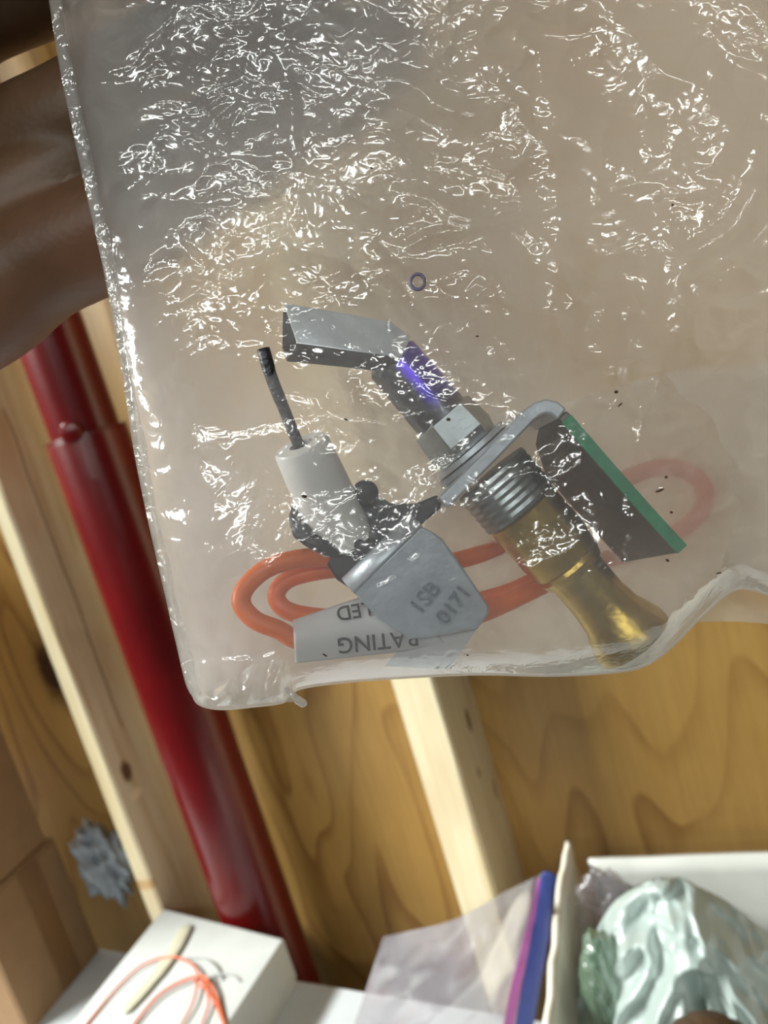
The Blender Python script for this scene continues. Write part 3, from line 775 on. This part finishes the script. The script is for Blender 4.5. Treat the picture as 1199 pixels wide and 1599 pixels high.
# dark clamp that carries the electrode
cl = [(690, 792), (660, 818), (600, 872), (550, 922), (525, 905), (502, 868), (486, 838), (480, 812), (505, 792), (540, 770), (575, 762), (610, 786), (650, 786), (684, 772)]
cf = [L(x, y, 1.6) for x, y in cl]
prism('electrode_clamp', cf, [p+Vector((0, 0, -0.0016)) for p in cf], M_dark, pb, 0.0004)
for (x, y, r, h, z) in ((512, 800, 17, 3.0, 2.6), (570, 770, 20, 1.8, 2.2), (585, 838, 12, 1.2, 1.8), (476, 826, 20, 2.4, 1.6)):
    c = L(x, y, z); lathe('clamp_tab', c-Vector((0, 0, 0.0016)), c+Vector((0, 0, 1)), [(0, r*MM*1.06), (0.0016+h*0.0003, r*MM), (0.0016+h*0.0005, r*MM*0.6)], M_dark, pb, 20)
tube('clamp_finger', catmull([L(470, 790, 1.5), L(466, 812, 3.2), L(478, 836, 4.2), L(505, 852, 4.2), L(528, 858, 3.4)], 8), 0.0013, M_dark, pb, 12, flat=0.6)
tube('clamp_rib', catmull([L(500, 812, 3.4), L(540, 838, 3.6), L(585, 868, 3.0)], 8), 0.0009, M_dark, pb, 12, flat=0.6)
# ceramic insulator and electrode rod
ca, cb_ = L(469, 694, 6.0), L(521, 806, 1.5)
cl_ = (cb_-ca).length
lathe('ceramic_insulator', ca, cb_, [(0.0, 0.0036), (0.0004, 0.0039), (cl_*0.4, 0.0041), (cl_, 0.0043), (cl_+0.004, 0.0043)], M_ceramic, pb, 40, inner=0.0016)
cdv = (cb_-ca).normalized()
rod_top = L(411, 545, 7.0)
mid_ = ca+cdv*0.004
tube('electrode_rod', catmull([rod_top, L(424, 590, 6.8), L(444, 640, 6.2), L(466, 694, 5.6), mid_], 6), [0.0009]*5+[0.00085]*6+[0.0008]*14, simple('rod_metal', (70, 70, 74), 0.45, 0.8, 500, 0.4, 0.8), pb, 14)
# orange lead
lead = catmull([L(521, 812, 1.2), L(532, 845, -2), L(520, 868, 0), L(470, 872, 1.5), L(420, 886, 2.4), L(386, 914, 2.8), L(377, 942, 3.2), L(398, 968, 3.6), L(436, 984, 3.8), L(470, 1000, 3.2), L(560, 1006, 1.0), L(650, 990, -2.0), L(760, 955, -5), L(900, 890, -9.5), L(1020, 850, -10.5), L(1090, 805, -10.5), L(1098, 760, -10.5), L(1060, 732, -10.5), L(1000, 738, -10.8), L(900, 790, -10.8), L(790, 850, -10), L(690, 880, -7), L(590, 885, -4), L(510, 890, -2), L(450, 905, -1.4), L(432, 935, -1.0), L(470, 960, -1), L(600, 965, -4), L(760, 935, -8), L(840, 905, -9)], 8)
tube('orange_lead', lead, 0.00135, M_orange, pb, 14)
lathe('terminal', L(838, 906, -9), L(870, 893, -9), [(0, 0.0017), (0.003, 0.0019), (0.006, 0.0016)], M_dark, pb, 16)
# printed tag wrapped round the lead
tl, tr_, br, bl = (457, 968), (612, 915), (700, 1010), (461, 1036)
tg = []
for i in range(40):
    s = i/39; row = []
    for k in range(20):
        t = k/19
        x = (tl[0]*(1-s)+tr_[0]*s)*(1-t)+(bl[0]*(1-s)+br[0]*s)*t; y = (tl[1]*(1-s)+tr_[1]*s)*(1-t)+(bl[1]*(1-s)+br[1]*s)*t
        row.append(list(L(x, y, 2.6+2.9*math.sin(math.pi*(0.12+0.76*t))-1.2*s)))
    tg.append(row)
tgo = grid_mesh('paper_tag', np.array(tg), M_paper, pb); tgo['label'] = 'white printed paper tag round the orange lead'
sm = tgo.modifiers.new('thick', 'SOLIDIFY'); sm.thickness = 0.0002; sm.offset = -1
tb_ = [L(x, y, z) for x, y, z in ((640, 998, 3.2), (748, 978, 3.2), (700, 1046, 2.0), (600, 1040, 2.4))]
prism('tag_tail', tb_, [p+Vector((0, 0, -0.0002)) for p in tb_], M_paper, pb)
def tag_text(s, px, py, size, rot):
    p = L(px, py, 5.2)
    mw = Matrix.Translation(p) @ Matrix.Rotation(rot, 4, 'Z')
    o = text_mesh('printed_text', s, size, M_ink, mw, tgo, 0.00002, 1.0, 0.00003)
    return o
tag_text('RATING', 590, 1001, 0.0031, math.pi+math.radians(6))
tag_text('LLED', 560, 952, 0.0028, math.pi+math.radians(10))

# ------------------------------------------------------------------ hand holding the bag from behind
def skin_mat():
    t = NT('skin'); v = t.obj()
    n = t.noise(v, 70, 4); m_ = t.noise(v, 18, 2)
    c = t.ramp(n, [(0.3, lin((98, 72, 50))), (0.7, lin((120, 90, 66)))])
    c = t.mix(t.ramp(m_, [(0.45, (0, 0, 0, 1)), (0.7, (0.5,)*3+(1,))]), c, lin((126, 74, 60)))
    vor = t.n('ShaderNodeTexVoronoi', {'Vector': v, 'Scale': 900.0}).outputs[0]
    t.bsdf(c, 0.5, 0, t.bump(vor, 0.12, 0.0003), **{'Subsurface Weight': 0.15, 'Subsurface Radius': (0.004, 0.0015, 0.0008), 'Subsurface Scale': 1.0})
    return t.m
M_skin = skin_mat()
def hand():
    V, Fc = [], []
    def add(path, radii, **kw):
        P = catmull([L(p[0], p[1], p[2]+1.8) for p in path], 8)
        n = len(path); rr = np.interp(np.linspace(0, n-1, len(P)), np.arange(n), np.array(radii)*0.001)
        v, f = tube_geo(P, rr, 18, cap_round=True, **kw); b = len(V); V.extend(v); Fc.extend(tuple(i+b for i in g) for g in f)
    # fingers (lowest first); knuckle, joint bulges, pad
    add([(-520, 640, -40), (-330, 620, -34), (-60, 500, -23), (60, 415, -20), (215, 340, -16.5), (350, 255, -15.5), (455, 188, -14.8), (550, 122, -14), (605, 80, -13.8)], [11, 11, 10, 9.2, 9.3, 8.6, 8.7, 8.3, 6.6])
    add([(-560, 420, -40), (-400, 400, -38), (-130, 345, -33), (10, 245, -30), (140, 185, -25), (270, 105, -21), (390, 25, -17), (475, -35, -16.5), (560, -100, -16)], [12, 12, 11, 10, 10.2, 9.4, 9.4, 9, 7.2])
    add([(-560, 200, -40), (-420, 190, -36), (-190, 110, -25), (-70, 10, -23), (60, -50, -22), (190, -120, -20), (310, -190, -18), (410, -250, -17), (490, -310, -16)], [12, 12, 11, 10, 10.3, 9.5, 9.5, 9, 7.2])
    add([(-560, 0, -40), (-420, -20, -36), (-250, -90, -27), (-120, -190, -25), (0, -280, -23), (130, -360, -20), (250, -430, -18), (330, -490, -17), (400, -540, -16)], [12, 12, 11, 10, 10, 9.2, 9.2, 8.6, 7])
    add([(-380, 540, -37), (-130, 440, -31), (20, 335, -27), (120, 265, -25)], [11, 11, 10, 8])
    # thumb on the front of the bag, above the frame
    add([(-620, 100, -34), (-520, -140, -18), (-330, -330, 2), (-120, -400, 14), (80, -400, 17), (220, -390, 16.5), (320, -380, 16)], [16, 15, 13, 11, 10.5, 10, 7.5])
    # palm and wrist
    add([(-540, 650, -44), (-560, 400, -46), (-560, 150, -46), (-540, -40, -44)], [15, 18, 18, 15])
    # heel of the palm and ball of the thumb, turned towards the lens
    add([(-500, 330, -22), (-470, 180, -8), (-440, 0, -2), (-420, -180, 0), (-360, -320, 3)], [17, 21, 21, 18, 13])
    add([(-600, 420, -36), (-560, 220, -28), (-520, 20, -22)], [18, 20, 19])
    add([(-720, 560, -50), (-740, 300, -50), (-700, 60, -46)], [17, 20, 18])
    add([(-600, 300, -46), (-900, 360, -56), (-1200, 440, -62), (-1600, 560, -70), (-2300, 760, -80)], [22, 24, 24, 27, 33], flat=0.8)
    o = mesh_obj('hand', V, Fc, M_skin, None, True, BM)
    r = o.modifiers.new('remesh', 'REMESH'); r.mode = 'VOXEL'; r.voxel_size = 0.0011; r.use_smooth_shade = True
    s = o.modifiers.new('smooth', 'SMOOTH'); s.factor = 0.5; s.iterations = 6
    tag(o, 'bare hand reaching from the left with fingers behind the bag', 'hand')
    return o
hand()
